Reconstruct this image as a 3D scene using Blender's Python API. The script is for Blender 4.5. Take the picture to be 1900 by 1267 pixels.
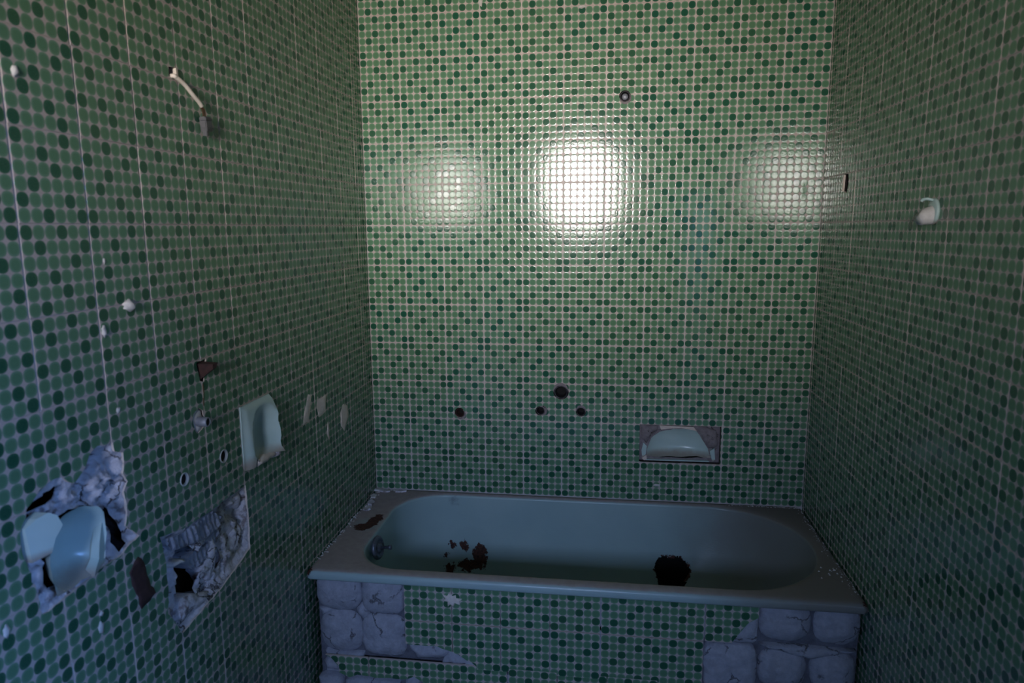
import bpy, bmesh, math, random
from mathutils import Vector, Matrix, noise
from mathutils.geometry import delaunay_2d_cdt

# ------------------------------------------------------------------ clear
for o in list(bpy.data.objects):
    bpy.data.objects.remove(o)
S = bpy.context.scene
C = S.collection
R = math.radians
U = 0.1545            # one tile pitch in metres; all shapes below are given in tile pitches
RIM = 0.57            # height of the bath rim above the floor (m)
FLOOR = -RIM / U
CEIL = 15.0
REAR = -29.0          # the room is 4.5 m long
W = 11.0

# ------------------------------------------------------------------ camera
cam = bpy.data.cameras.new('camera')
cam.sensor_width = 36
cam.sensor_fit = 'HORIZONTAL'
cam.lens = 36 * 1282.08 / 1900
cam.clip_start = 0.02
cam_o = bpy.data.objects.new('camera', cam)
C.objects.link(cam_o)
cam_o.location = (6.0327 * U, -17.1636 * U, RIM + 6.9302 * U)
cam_o.rotation_euler = (1.4074, .0065, .1328)
cam.dof.use_dof = True
cam.dof.focus_distance = 2.55
cam.dof.aperture_fstop = 4.0
S.camera = cam_o

# ------------------------------------------------------------------ sky, lights, exposure
S.view_settings.view_transform = 'Standard'
S.view_settings.look = 'None'
S.view_settings.gamma = 1
S.view_settings.use_curve_mapping = False
S.view_settings.exposure = 0.0
S.cycles.use_denoising = True
S.cycles.max_bounces = 8
S.cycles.diffuse_bounces = 5
S.cycles.glossy_bounces = 4
S.cycles.sample_clamp_indirect = 6

SKY_POWER = 200.0
world = bpy.data.worlds.new('evening_sky')
S.world = world
world.use_nodes = True
wt = world.node_tree
wt.nodes.clear()
w_out = wt.nodes.new('ShaderNodeOutputWorld')
w_bg = wt.nodes.new('ShaderNodeBackground')
w_tc = wt.nodes.new('ShaderNodeTexCoord')
w_sx = wt.nodes.new('ShaderNodeSeparateXYZ')
w_ma = wt.nodes.new('ShaderNodeMath'); w_ma.operation = 'MULTIPLY_ADD'
w_ma.inputs[1].default_value = 0.5; w_ma.inputs[2].default_value = 0.5
w_cr = wt.nodes.new('ShaderNodeValToRGB')
wt.links.new(w_tc.outputs['Generated'], w_sx.inputs[0])
wt.links.new(w_sx.outputs['Z'], w_ma.inputs[0])
wt.links.new(w_ma.outputs[0], w_cr.inputs[0])
# the low sun's glow: the sky is brightest around one bearing, straight out of the window
GLOW = R(1.5)
w_hz = wt.nodes.new('ShaderNodeVectorMath'); w_hz.operation = 'MULTIPLY'; w_hz.inputs[1].default_value = (1, 1, 0)
w_nm = wt.nodes.new('ShaderNodeVectorMath'); w_nm.operation = 'NORMALIZE'
w_dt = wt.nodes.new('ShaderNodeVectorMath'); w_dt.operation = 'DOT_PRODUCT'
w_dt.inputs[1].default_value = (math.sin(GLOW), -math.cos(GLOW), 0)
w_cl = wt.nodes.new('ShaderNodeMath'); w_cl.operation = 'MAXIMUM'; w_cl.inputs[1].default_value = 0
w_pw = wt.nodes.new('ShaderNodeMath'); w_pw.operation = 'POWER'; w_pw.inputs[1].default_value = 27
w_gl = wt.nodes.new('ShaderNodeMath'); w_gl.operation = 'MULTIPLY_ADD'; w_gl.inputs[1].default_value = .9; w_gl.inputs[2].default_value = .1
w_st = wt.nodes.new('ShaderNodeMath'); w_st.operation = 'MULTIPLY'; w_st.inputs[1].default_value = SKY_POWER
wt.links.new(w_tc.outputs['Generated'], w_hz.inputs[0]); wt.links.new(w_hz.outputs[0], w_nm.inputs[0])
wt.links.new(w_nm.outputs[0], w_dt.inputs[0]); wt.links.new(w_dt.outputs['Value'], w_cl.inputs[0])
wt.links.new(w_cl.outputs[0], w_pw.inputs[0]); wt.links.new(w_pw.outputs[0], w_gl.inputs[0])
wt.links.new(w_gl.outputs[0], w_st.inputs[0]); wt.links.new(w_st.outputs[0], w_bg.inputs[1])
wt.links.new(w_cr.outputs[0], w_bg.inputs[0])
wt.links.new(w_bg.outputs[0], w_out.inputs[0])
SKY = [(-90, (.10, .09, .08)), (-12, (.30, .27, .23)), (-3, (.92, .80, .70)), (4, (1.0, .96, .925)), (9, (.56, .53, .52)),
       (16, (.14, .19, .32)), (40, (.06, .10, .20)), (90, (.05, .09, .18))]
cr = w_cr.color_ramp
while len(cr.elements) < len(SKY):
    cr.elements.new(0.5)
for el, (deg, col) in zip(cr.elements, SKY):
    el.position = math.sin(R(deg)) * .5 + .5
    el.color = (*col, 1)

WIN = (2.5, 6.15, 7.4, 11.65)          # window in the far wall behind the camera: x0, x1, z0, z1
DOOR = (-23.2, -17.8, FLOOR, 8.9)     # doorway in the right wall behind the camera: y0, y1, z0, z1


def area(name, loc, rot, sx, sy, power, col, portal=False):
    l = bpy.data.lights.new(name, 'AREA')
    l.shape = 'RECTANGLE'; l.size = sx; l.size_y = sy
    l.energy = power; l.color = col
    if portal:
        l.cycles.is_portal = True
    o = bpy.data.objects.new(name, l)
    C.objects.link(o)
    o.location = loc; o.rotation_euler = rot
    return o


area('window_portal', ((WIN[0] + WIN[1]) / 2 * U, (REAR - .6) * U, RIM + (WIN[2] + WIN[3]) / 2 * U), (R(90), 0, 0),
     (WIN[1] - WIN[0]) * U, (WIN[3] - WIN[2]) * U, 1, (1, 1, 1), portal=True).rotation_euler = (R(-90), 0, R(180))
# blue daylight of the room next door, coming through the doorway
area('corridor_skylight', ((W + 6) * U, (DOOR[0] + DOOR[1]) / 2 * U, RIM + 11.2 * U), (0, R(90), 0),
     .85, 1.0, 330, (.18, .39, 1.0))

# ------------------------------------------------------------------ node helpers


class NT:
    def __init__(self, name):
        self.m = bpy.data.materials.new(name)
        self.m.use_nodes = True
        self.t = self.m.node_tree
        self.b = self.t.nodes['Principled BSDF']

    def n(self, kind, **kw):
        nd = self.t.nodes.new('ShaderNode' + kind)
        for k, v in kw.items():
            setattr(nd, k, v)
        return nd

    def put(self, sock, v):
        if isinstance(v, bpy.types.NodeSocket):
            self.t.links.new(v, sock)
        else:
            sock.default_value = v

    def math(self, op, a, b=None, c=None, clamp=False):
        nd = self.n('Math', operation=op, use_clamp=clamp)
        for i, v in enumerate((a, b, c)):
            if v is not None:
                self.put(nd.inputs[i], v)
        return nd.outputs[0]

    def step(self, x, lo, hi):
        nd = self.n('MapRange', interpolation_type='SMOOTHSTEP')
        self.put(nd.inputs[0], x)
        self.put(nd.inputs[1], lo); self.put(nd.inputs[2], hi)
        nd.inputs[3].default_value = 0; nd.inputs[4].default_value = 1
        return nd.outputs[0]

    def mix(self, f, a, b, blend='MIX'):
        nd = self.n('Mix', data_type='RGBA', blend_type=blend)
        self.put(nd.inputs[0], f)
        for s, v in ((nd.inputs[6], a), (nd.inputs[7], b)):
            self.put(s, (*v, 1) if isinstance(v, tuple) else v)
        return nd.outputs[2]

    def noise(self, vec, scale, detail=3, rough=.55, col=False):
        nd = self.n('TexNoise')
        if vec is not None:
            self.t.links.new(vec, nd.inputs['Vector'])
        nd.inputs['Scale'].default_value = scale
        nd.inputs['Detail'].default_value = detail
        nd.inputs['Roughness'].default_value = rough
        return nd.outputs['Color' if col else 'Fac']

    def ramp(self, f, stops, const=False):
        nd = self.n('ValToRGB')
        if const:
            nd.color_ramp.interpolation = 'CONSTANT'
        e = nd.color_ramp.elements
        while len(e) < len(stops):
            e.new(.5)
        for el, (p, c) in zip(e, stops):
            el.position = p
            el.color = (*c, 1)
        self.put(nd.inputs[0], f)
        return nd.outputs[0]

    def bump(self, h, dist, strength=1.0):
        nd = self.n('Bump')
        nd.inputs['Strength'].default_value = strength
        nd.inputs['Distance'].default_value = dist
        self.put(nd.inputs['Height'], h)
        self.t.links.new(nd.outputs[0], self.b.inputs['Normal'])
        return nd

    def set(self, **kw):
        names = {'col': 'Base Color', 'rough': 'Roughness', 'metal': 'Metallic', 'spec': 'Specular IOR Level', 'coat': 'Coat Weight',
                 'coat_rough': 'Coat Roughness'}
        for k, v in kw.items():
            s = self.b.inputs[names[k]]
            self.put(s, (*v, 1) if isinstance(v, tuple) else v)
        return self.m

    def obj(self):
        return self.n('TexCoord').outputs['Object']


def simple(name, c1, c2, scale, rough, bump=.0005, metal=0.0, detail=5, c3=None, crack=0):
    """a colour that wanders between c1 and c2, with fine relief"""
    m = NT(name)
    v = m.obj()
    f = m.noise(v, scale, detail, .6)
    col = m.ramp(f, [(.3, c1), (.7, c2)])
    if c3:
        g = m.step(m.noise(v, scale * .37, 4, .6), .56, .66)
        col = m.mix(g, col, c3)
    h = m.noise(v, scale * 2.3, 6, .65)
    if crack:
        # open cracks: dark crevice colour where the crust has split, missing in places
        wv = m.n('VectorMath', operation='MULTIPLY_ADD')
        m.t.links.new(m.noise(v, 26, 5, .65, col=True), wv.inputs[0]); wv.inputs[1].default_value = (.05, .05, .05)
        m.t.links.new(v, wv.inputs[2])
        vo = m.n('TexVoronoi', feature='DISTANCE_TO_EDGE'); m.t.links.new(wv.outputs[0], vo.inputs['Vector'])
        vo.inputs['Scale'].default_value = crack
        line = m.step(vo.outputs['Distance'], .022 if crack < 15 else .045, .006)
        line = m.math('MULTIPLY', line, m.step(m.noise(v, 17, 3), .50 if crack < 15 else .44, .60))
        col = m.mix(m.math('MULTIPLY', line, .62 if crack < 12 else .9), col, (.035, .026, .024))
        h = m.math('SUBTRACT', h, m.math('MULTIPLY', line, .9))
    m.set(col=col, rough=rough, metal=metal)
    if bump:
        m.bump(h, bump)
    return m.m


# ------------------------------------------------------------------ materials
def glaze():
    m = NT('green_dot_glaze')
    uv = m.n('UVMap', uv_map='UVMap').outputs[0]
    sp = m.n('SeparateXYZ'); m.t.links.new(uv, sp.inputs[0])
    px = m.math('MULTIPLY', m.math('SUBTRACT', sp.outputs[0], .009), 6 / .982)
    py = m.math('MULTIPLY', m.math('SUBTRACT', sp.outputs[1], .007), 6 / .986)
    cx, cy = m.math('FLOOR', px), m.math('FLOOR', py)
    fx = m.math('ABSOLUTE', m.math('SUBTRACT', m.math('SUBTRACT', px, cx), .5))
    fy = m.math('ABSOLUTE', m.math('SUBTRACT', m.math('SUBTRACT', py, cy), .5))
    P = 2.25
    d = m.math('POWER', m.math('ADD', m.math('POWER', fx, P), m.math('POWER', fy, P)), 1 / P)
    ob = m.obj()
    inx = m.math('LESS_THAN', m.math('ABSOLUTE', m.math('SUBTRACT', px, 3.0)), 3.0)
    iny = m.math('LESS_THAN', m.math('ABSOLUTE', m.math('SUBTRACT', py, 3.0)), 3.0)
    inside = m.math('MULTIPLY', inx, iny)
    dot = m.math('MULTIPLY', m.math('SUBTRACT', 1.0, m.step(d, .468, .508)), inside)
    core = m.math('SUBTRACT', 1.0, m.step(d, .27, .46))
    # which dots of the six by six motif are the dark ones: one bit mask per row
    masks = (9, 34, 16, 5, 8, 34)
    fac = m.math('DIVIDE', m.math('ADD', cy, .5), 6.0)
    rm = m.ramp(fac, [(i / 6, (k / 64,) * 3) for i, k in enumerate(masks)], const=True)
    val = m.math('ADD', m.math('MULTIPLY', rm, 64.0), .25)
    bit = m.math('FLOORED_MODULO', m.math('FLOOR', m.math('DIVIDE', val, m.math('POWER', 2.0, cx))), 2.0)
    # fired colour: speckle inside the dots, faint differences from tile to tile
    rnd = m.n('ObjectInfo').outputs['Random']
    spk = m.noise(ob, 620, 3, .7)
    lo = m.mix(core, (.175, .310, .210), (.105, .240, .138))
    dk = m.mix(core, (.030, .130, .080), (.013, .094, .054))
    g = m.mix(bit, lo, dk)
    g = m.mix(m.math('MULTIPLY', m.step(spk, .50, .75), .22), g, (.34, .46, .36))
    g = m.mix(m.math('MULTIPLY', rnd, .30), g, m.mix(.5, g, (.16, .25, .10)))
    dirt = m.step(m.noise(ob, 9, 4, .6), .35, .75)
    base = m.mix(dirt, (.555, .47, .44), (.49, .415, .385))
    col = m.mix(dot, base, g)
    wear = m.step(m.noise(ob, 16, 6, .7), .66, .80)
    col = m.mix(m.math('MULTIPLY', wear, .10), col, (.55, .56, .54))
    rough = m.math('ADD', m.math('MULTIPLY', dot, -.26), .36)
    m.set(col=col, rough=rough, spec=m.math('MULTIPLY_ADD', dot, .32, .26))
    # each dot is a shallow lens of glaze with a wavy top
    q = m.math('DIVIDE', d, .488)
    dome = m.math('MULTIPLY', m.math('SUBTRACT', 1.0, m.math('POWER', q, 6.0)), dot)
    wavy = m.math('MULTIPLY', m.noise(ob, 150, 2, .5), m.math('MULTIPLY_ADD', dot, .7, .2))
    h = m.math('ADD', m.math('MULTIPLY', dome, .9), wavy)
    m.bump(h, .00014)
    return m.m


M = {}
M['glaze'] = glaze()
M['biscuit'] = simple('tile_biscuit', (.62, .52, .45), (.74, .64, .57), 300, .9, .0003)
M['grout'] = simple('grout', (.58, .54, .53), (.74, .70, .69), 60, .95, .0003)
M['mortar'] = simple('grey_mortar', (.345, .355, .42), (.465, .475, .545), 55, .95, .003, c3=(.35, .355, .41), crack=9)
M['plaster'] = simple('crumbled_plaster', (.56, .53, .56), (.84, .80, .85), 70, .95, .004, c3=(.32, .27, .27), crack=17)
M['lining_shade'] = simple('lining_shade', (.012, .010, .010), (.035, .026, .024), 60, .95, .001)  # near-black lining colour puts the shade into the wall cavities
M['white_plaster'] = simple('white_plaster', (.60, .57, .55), (.76, .72, .70), 120, .9, .0008)
M['rust'] = simple('rust', (.022, .011, .011), (.065, .026, .022), 110, .85, .0008)
M['rust_stain'] = simple('rust_stain', (.09, .06, .03), (.15, .10, .05), 60, .7, 0)
M['brown_glue'] = simple('brown_glue', (.045, .020, .020), (.075, .035, .032), 90, .75, .0003)
M['dark_metal'] = simple('dark_metal', (.03, .03, .035), (.08, .08, .09), 90, .45, .0004, metal=.6)
M['old_mortar'] = simple('old_brown_mortar', (.19, .165, .175), (.30, .265, .275), 60, .95, .002, crack=14)
M['pale_scar'] = simple('pale_adhesive_scar', (.74, .64, .58), (.92, .82, .75), 90, .9, .0015)
M['bed'] = simple('rough_render', (.10, .105, .13), (.19, .195, .235), 40, .95, .002)
M['steel'] = simple('tarnished_steel', (.09, .10, .13), (.20, .22, .27), 70, .4, .0004, metal=.5)
M['grey_metal'] = simple('dull_grey_metal', (.22, .24, .28), (.34, .36, .42), 80, .5, .0003, metal=.3)
M['black'] = simple('black_void', (.006, .006, .006), (.012, .011, .010), 40, .9, 0)  # darkness inside bores and behind the bath, put in as near-black colour
M['cable'] = simple('cream_cable', (.62, .54, .46), (.72, .64, .56), 60, .6, .0002)
M['copper'] = simple('old_copper', (.16, .08, .05), (.24, .12, .07), 150, .5, .0002, metal=.7)
M['terminal'] = simple('grey_plastic', (.075, .075, .085), (.11, .11, .12), 90, .55, .0002)
M['pvc'] = simple('pale_plastic', (.45, .47, .48), (.56, .58, .58), 60, .5, .0002)
M['concrete'] = simple('dusty_concrete', (.10, .095, .09), (.17, .16, .15), 9, .95, .001)
M['paint'] = simple('flaking_paint', (.14, .135, .125), (.20, .19, .175), 7, .9, .0008)
M['frame'] = simple('painted_wood', (.55, .54, .50), (.68, .66, .62), 30, .6, .0004)


def ceramic():
    m = NT('aqua_ceramic')
    v = m.obj()
    f = m.noise(v, 14, 3)
    col = m.ramp(f, [(.3, (.45, .60, .58)), (.7, (.52, .66, .63))])
    # soap scum that collected on the floor of the bowl
    sp = m.n('SeparateXYZ'); m.t.links.new(m.n('TexCoord').outputs['Generated'], sp.inputs[0])
    scum = m.step(m.math('ADD', sp.outputs[1], m.math('MULTIPLY', m.noise(v, 40, 4), .12)), .30, .10)
    col = m.mix(m.math('MULTIPLY', scum, .8), col, (.34, .27, .22))
    m.set(col=col, rough=.26, spec=.5)
    return m.m


def enamel():
    m = NT('aqua_enamel')
    v = m.obj()
    sp = m.n('SeparateXYZ'); m.t.links.new(v, sp.inputs[0])
    base = m.ramp(m.noise(v, 3.2, 4), [(.3, (.35, .48, .49)), (.7, (.42, .55, .55))])
    # dust and lime on the flat rim
    nz = m.n('SeparateXYZ'); m.t.links.new(m.n('NewGeometry').outputs['Normal'], nz.inputs[0])
    n1 = m.noise(v, 24, 5, .65)
    flat = m.math('MULTIPLY', m.step(m.math('ADD', nz.outputs[2], m.math('MULTIPLY', m.math('SUBTRACT', n1, .5), .25)), .70, .96),
                  m.step(sp.outputs[2], -.05, -.012))
    col = m.mix(m.math('MULTIPLY', flat, .88), base, m.ramp(m.noise(v, 40, 5), [(.3, (.37, .28, .26)), (.7, (.45, .355, .335))]))
    # brownish film down in the bowl
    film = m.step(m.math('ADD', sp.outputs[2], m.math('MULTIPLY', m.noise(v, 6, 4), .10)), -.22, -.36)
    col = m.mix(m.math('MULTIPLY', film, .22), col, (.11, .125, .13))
    film2 = m.step(m.math('ADD', sp.outputs[0], m.math('MULTIPLY', m.noise(v, 7, 4), .2)), 1.20, 1.66)
    col = m.mix(m.math('MULTIPLY', film2, .85), col, (.215, .19, .17))
    stv = m.n('Mapping'); m.t.links.new(v, stv.inputs[0]); stv.inputs['Scale'].default_value = (1, 1, 7)
    streak = m.step(m.noise(stv.outputs[0], 30, 4, .7), .56, .74)
    col = m.mix(m.math('MULTIPLY', streak, .16), col, (.20, .25, .26))
    wob = m.noise(v, 55, 4, .65, col=True)
    wv = m.n('VectorMath', operation='MULTIPLY_ADD')
    m.t.links.new(wob, wv.inputs[0]); wv.inputs[1].default_value = (.055, .055, .055)
    va = m.n('VectorMath', operation='ADD'); m.t.links.new(v, va.inputs[0]); va.inputs[1].default_value = (-.0275, -.0275, -.0275)
    m.t.links.new(va.outputs[0], wv.inputs[2])

    def spot(x, y, z, r, soft, sx=1, sy=1, sz=1):
        sb = m.n('VectorMath', operation='SUBTRACT'); m.t.links.new(wv.outputs[0], sb.inputs[0]); sb.inputs[1].default_value = (x * U, y * U, z * U)
        ml = m.n('VectorMath', operation='MULTIPLY'); m.t.links.new(sb.outputs[0], ml.inputs[0]); ml.inputs[1].default_value = (1 / sx, 1 / sy, 1 / sz)
        ln = m.n('VectorMath', operation='LENGTH'); m.t.links.new(ml.outputs[0], ln.inputs[0])
        return m.step(ln.outputs['Value'], (r + soft) * U, (r - soft) * U)

    def many(lst, soft):
        acc = None
        for s in lst:
            k = spot(*s[:4], soft, *s[4:])
            acc = k if acc is None else m.math('MAXIMUM', acc, k)
        return acc
    pale = many([(2.6, -.6, -1.45, .62, 1, 1.6, 1), (.55, -2.25, -.02, .36, 1, 1, 1), (7.8, -.6, -1.6, .56, 1, 1.6, 1)], .10)
    col = m.mix(m.math('MULTIPLY', pale, .35), col, (.34, .46, .47))
    bruise = many([(2.18, -.35, -.14, .10, 1, 1.6, 1), (10.0, -1.1, -1.4, .16, .6, 2, 1.2)], .10)
    col = m.mix(m.math('MULTIPLY', bruise, .7), col, (.10, .10, .14))
    rusty = many([(2.88, -.65, -1.58, .30, .75, 1.8, 1.25), (2.60, -.7, -1.84, .24, 1.6, 1.8, .7), (2.1, -.45, -1.96, .15, 1, 1.6, 1), (2.46, -.30, -1.38, .13, 1, 1.5, 1),
                  (2.14, -.30, -1.36, .09, 1, 1.5, 1), (1.99, -.34, -1.64, .08, 1, 1.5, 1), (.64, -2.02, 0, .24, .62, 1.6, 1), (.46, -2.42, 0, .17, 1.2, 1.2, 1),
                  (.05, -4.5, -.06, .10, 1, 1, 1), (10.96, -4.5, -.06, .08, 1, 1, 1), (7.85, -.45, -1.70, .41, 1.05, 1.8, .92)], .014)
    rc = m.ramp(m.noise(v, 130, 4), [(.3, (.028, .012, .010)), (.7, (.13, .046, .030))])
    col = m.mix(rusty, col, rc)
    rough = m.math('ADD', m.math('MULTIPLY', m.math('MAXIMUM', flat, rusty), .48), .30)
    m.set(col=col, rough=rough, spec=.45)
    m.bump(m.math('ADD', m.math('MULTIPLY', m.noise(stv.outputs[0], 45, 4), .6), m.math('MULTIPLY', rusty, -1.2)), .0007)
    return m.m


M['ceramic'] = ceramic()
M['enamel'] = enamel()

# ------------------------------------------------------------------ mesh helpers


def link(name, me, mats, parent=None, smooth=False):
    o = bpy.data.objects.new(name, me)
    C.objects.link(o)
    for m in mats:
        if m.name not in [k.name for k in me.materials if k]:
            me.materials.append(m)
    if parent:
        o.parent = parent
    if smooth:
        me.polygons.foreach_set('use_smooth', [True] * len(me.polygons))
    return o


def raw(verts, faces, mat_idx=None):
    me = bpy.data.meshes.new('m')
    me.from_pydata([(x * U, y * U, z * U) for x, y, z in verts], [], faces)
    if mat_idx:
        me.polygons.foreach_set('material_index', mat_idx)
    me.update()
    return me


def inside(p, poly):
    x, y = p[0], p[1]
    r = False
    j = len(poly) - 1
    for i in range(len(poly)):
        xi, yi = poly[i][0], poly[i][1]
        xj, yj = poly[j][0], poly[j][1]
        if (yi > y) != (yj > y) and x < (xj - xi) * (y - yi) / (yj - yi) + xi:
            r = not r
        j = i
    return r


def grow(poly, f):
    cx = sum(p[0] for p in poly) / len(poly)
    cy = sum(p[1] for p in poly) / len(poly)
    out = []
    for x, y in poly:
        l = math.hypot(x - cx, y - cy) or 1
        out.append((x + (x - cx) / l * f, y + (y - cy) / l * f))
    return out


def circle(x, y, r, n=16, jit=0, seed=0, sy=1):
    rr = random.Random(seed)
    return [(x + r * math.cos(2 * math.pi * i / n) * (1 + rr.uniform(-jit, jit)), y + sy * r * math.sin(2 * math.pi * i / n) * (1 + rr.uniform(-jit, jit))) for i in range(n)]


def rag(poly, amp, n=4, seed=1):
    """break a straight outline into a ragged one"""
    rr = random.Random(seed)
    out = []
    for i, p in enumerate(poly):
        q = poly[(i + 1) % len(poly)]
        l = math.hypot(q[0] - p[0], q[1] - p[1])
        k = max(1, min(n, int(l / .07)))
        for j in range(k):
            t = j / k
            a = amp if j else amp * .3
            out.append((p[0] + (q[0] - p[0]) * t + rr.uniform(-a, a), p[1] + (q[1] - p[1]) * t + rr.uniform(-a, a)))
    return out


def cdt(outer, holes=(), extra=(), keep_outer=True):
    vs = [Vector((p[0], p[1])) for p in outer]
    es = [(i, (i + 1) % len(outer)) for i in range(len(outer))]
    for h in holes:
        b = len(vs)
        vs += [Vector((p[0], p[1])) for p in h]
        es += [(b + i, b + (i + 1) % len(h)) for i in range(len(h))]
    vs += [Vector(p) for p in extra]
    V, E, F, _, _, _ = delaunay_2d_cdt(vs, es, [], 0, 1e-6)
    out = []
    for f in F:
        c = (sum(V[i].x for i in f) / 3, sum(V[i].y for i in f) / 3)
        if inside(c, outer) and not any(inside(c, h) for h in holes):
            f = list(f)
            a, b_, d = V[f[0]], V[f[1]], V[f[2]]
            if (b_.x - a.x) * (d.y - a.y) - (b_.y - a.y) * (d.x - a.x) < 0:
                f.reverse()
            out.append(f)
    used = sorted({i for f in out for i in f})
    mp = {k: i for i, k in enumerate(used)}
    return [(V[i].x, V[i].y) for i in used], [[mp[i] for i in f] for f in out]


def border(faces):
    cnt = {}
    for f in faces:
        for i in range(len(f)):
            a, b = f[i], f[(i + 1) % len(f)]
            cnt[(a, b)] = 1
    return [e for e in cnt if (e[1], e[0]) not in cnt]


def plate(outer, holes, h0, h1, m_front=0, m_side=1, back=False):
    """flat plate between depth h1 (back) and h0 (front) with holes through it"""
    P, F = cdt(outer, holes)
    if not F:
        return None
    n = len(P)
    V = [(x, y, h0) for x, y in P] + [(x, y, h1) for x, y in P]
    FF = [tuple(f) for f in F]
    MI = [m_front] * len(F)
    for a, b in border(F):
        FF.append((b, a, a + n, b + n)); MI.append(m_side)
    if back:
        FF += [tuple(i + n for i in reversed(f)) for f in F]; MI += [m_side] * len(F)
    return raw(V, FF, MI)


def field(poly, step, hfun, holes=(), seed=0):
    """rough surface filling a polygon; hfun gives its height above the wall face"""
    rr = random.Random(seed)
    x0, x1 = min(p[0] for p in poly), max(p[0] for p in poly)
    y0, y1 = min(p[1] for p in poly), max(p[1] for p in poly)
    ex = []
    nx, ny = int((x1 - x0) / step) + 1, int((y1 - y0) / step) + 1
    for i in range(nx + 1):
        for j in range(ny + 1):
            p = (x0 + (i + rr.uniform(-.3, .3)) * step, y0 + (j + rr.uniform(-.3, .3)) * step)
            if inside(p, poly) and not any(inside(p, h) for h in holes):
                ex.append(p)
    P, F = cdt(poly, holes, ex)
    return P, F


def field_mesh(poly, step, hfun, holes=(), seed=0, skirt=None, sharp=False):
    P, F = field(poly, step, hfun, holes, seed)
    V = [(x, y, hfun(x, y)) for x, y in P]
    FF = [tuple(f) for f in F]
    if skirt is not None:
        n = len(V)
        if sharp:          # the rim keeps its own crisp edge
            V += list(V)
        V += [(x, y, skirt) for x, y in P]
        t = n if sharp else 0
        for a, b in border(F):
            FF.append((b + t, a + t, a + t + n, b + t + n))
    return raw(V, FF)


def nz(x, y, s, seed=0):
    return noise.fractal(Vector((x * s + seed * 7.3, y * s - seed * 3.1, seed * 1.7)), 1.0, 2.0, 4)


def edge_dist(x, y, poly):
    best = 9
    for i in range(len(poly)):
        ax, ay = poly[i]; bx, by = poly[(i + 1) % len(poly)]
        dx, dy = bx - ax, by - ay
        t = max(0, min(1, ((x - ax) * dx + (y - ay) * dy) / (dx * dx + dy * dy + 1e-9)))
        best = min(best, math.hypot(x - ax - t * dx, y - ay - t * dy))
    return best


def lump(name, poly, height, parent, mats, seed=0, step=.08, base=0.0, flat=.5, rough=.05, round_=.22):
    """a blob of mortar or plaster: domed towards the middle, rough, with sides down to its base"""
    poly = rag(poly, .018, 4, seed + 5)

    def h(x, y):
        e = min(1, edge_dist(x, y, poly) / round_)
        return base + height * (flat + (1 - flat) * math.sin(e * math.pi / 2)) * (1 if e > 0 else 1) + rough * nz(x, y, 4, seed) * min(1, e + .3)
    me = field_mesh(poly, step, h, (), seed, base - .12)
    return link(name, me, mats, parent, True)


def piece(name, poly, plane, parent, mats, seed=0, base=-.05):
    """a flat broken piece: straight facets, its face tilted by plane(a, b)"""
    me = field_mesh(poly, .5, plane, (), seed, base)
    return link(name, me, mats, parent, False)


def tag(o, label, cat=None, group=None, kind=None):
    if label: o['label'] = label
    if cat: o['category'] = cat
    if group: o['group'] = group
    if kind: o['kind'] = kind
    return o


def empty(name, loc, rot=(0, 0, 0)):
    o = bpy.data.objects.new(name, None)
    o.empty_display_size = .05
    C.objects.link(o)
    o.location = loc; o.rotation_euler = rot
    return o


def lathe(profile, n=20, axis='z', cx=0, cy=0):
    """turned shape about the local z axis: profile is a list of (radius, height)"""
    V, F = [], []
    for r, h in profile:
        for i in range(n):
            a = 2 * math.pi * i / n
            V.append((cx + r * math.cos(a), cy + r * math.sin(a), h))
    for k in range(len(profile) - 1):
        for i in range(n):
            j = (i + 1) % n
            F.append((k * n + i, k * n + j, (k + 1) * n + j, (k + 1) * n + i))
    F.append(tuple(reversed(range(n))))
    F.append(tuple((len(profile) - 1) * n + i for i in range(n)))
    return raw(V, F)


def tube(pts, r, n=8):
    V, F = [], []
    pts = [Vector(p) for p in pts]
    for k, p in enumerate(pts):
        t = (pts[min(k + 1, len(pts) - 1)] - pts[max(k - 1, 0)]).normalized()
        a = t.cross(Vector((.3, .2, .93))).normalized()
        b = t.cross(a)
        for i in range(n):
            w = 2 * math.pi * i / n
            V.append(tuple(p + (a * math.cos(w) + b * math.sin(w)) * r))
    for k in range(len(pts) - 1):
        for i in range(n):
            j = (i + 1) % n
            F.append((k * n + i, k * n + j, (k + 1) * n + j, (k + 1) * n + i))
    F.append(tuple(reversed(range(n)))); F.append(tuple((len(pts) - 1) * n + i for i in range(n)))
    return raw(V, F)


def smooth_path(pts, n=6):
    out = []
    P = [Vector(p) for p in pts]
    for i in range(len(P) - 1):
        p0, p1, p2, p3 = P[max(i - 1, 0)], P[i], P[i + 1], P[min(i + 2, len(P) - 1)]
        for k in range(n):
            t = k / n
            out.append(.5 * (2 * p1 + (p2 - p0) * t + (2 * p0 - 5 * p1 + 4 * p2 - p3) * t * t + (3 * p1 - p0 - 3 * p2 + p3) * t ** 3))
    return out + [P[-1]]


def box(x0, x1, y0, y1, z0, z1, bev=0):
    bm = bmesh.new()
    bmesh.ops.create_cube(bm, size=1)
    for v in bm.verts:
        v.co = Vector(((x0 + x1) / 2 + v.co.x * (x1 - x0), (y0 + y1) / 2 + v.co.y * (y1 - y0), (z0 + z1) / 2 + v.co.z * (z1 - z0))) * U
    if bev:
        bmesh.ops.bevel(bm, geom=bm.edges[:], offset=bev * U, segments=2, affect='EDGES')
    me = bpy.data.meshes.new('m')
    bm.to_mesh(me); bm.free()
    return me


def join(meshes, mats=None):
    """several raw meshes into one; mats: material index for each"""
    V, F, MI = [], [], []
    for k, me in enumerate(meshes):
        b = len(V)
        V += [tuple(v.co / U) for v in me.vertices]
        for p in me.polygons:
            F.append(tuple(b + i for i in p.vertices))
            MI.append(mats[k] if mats else p.material_index)
    return raw(V, F, MI)


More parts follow.
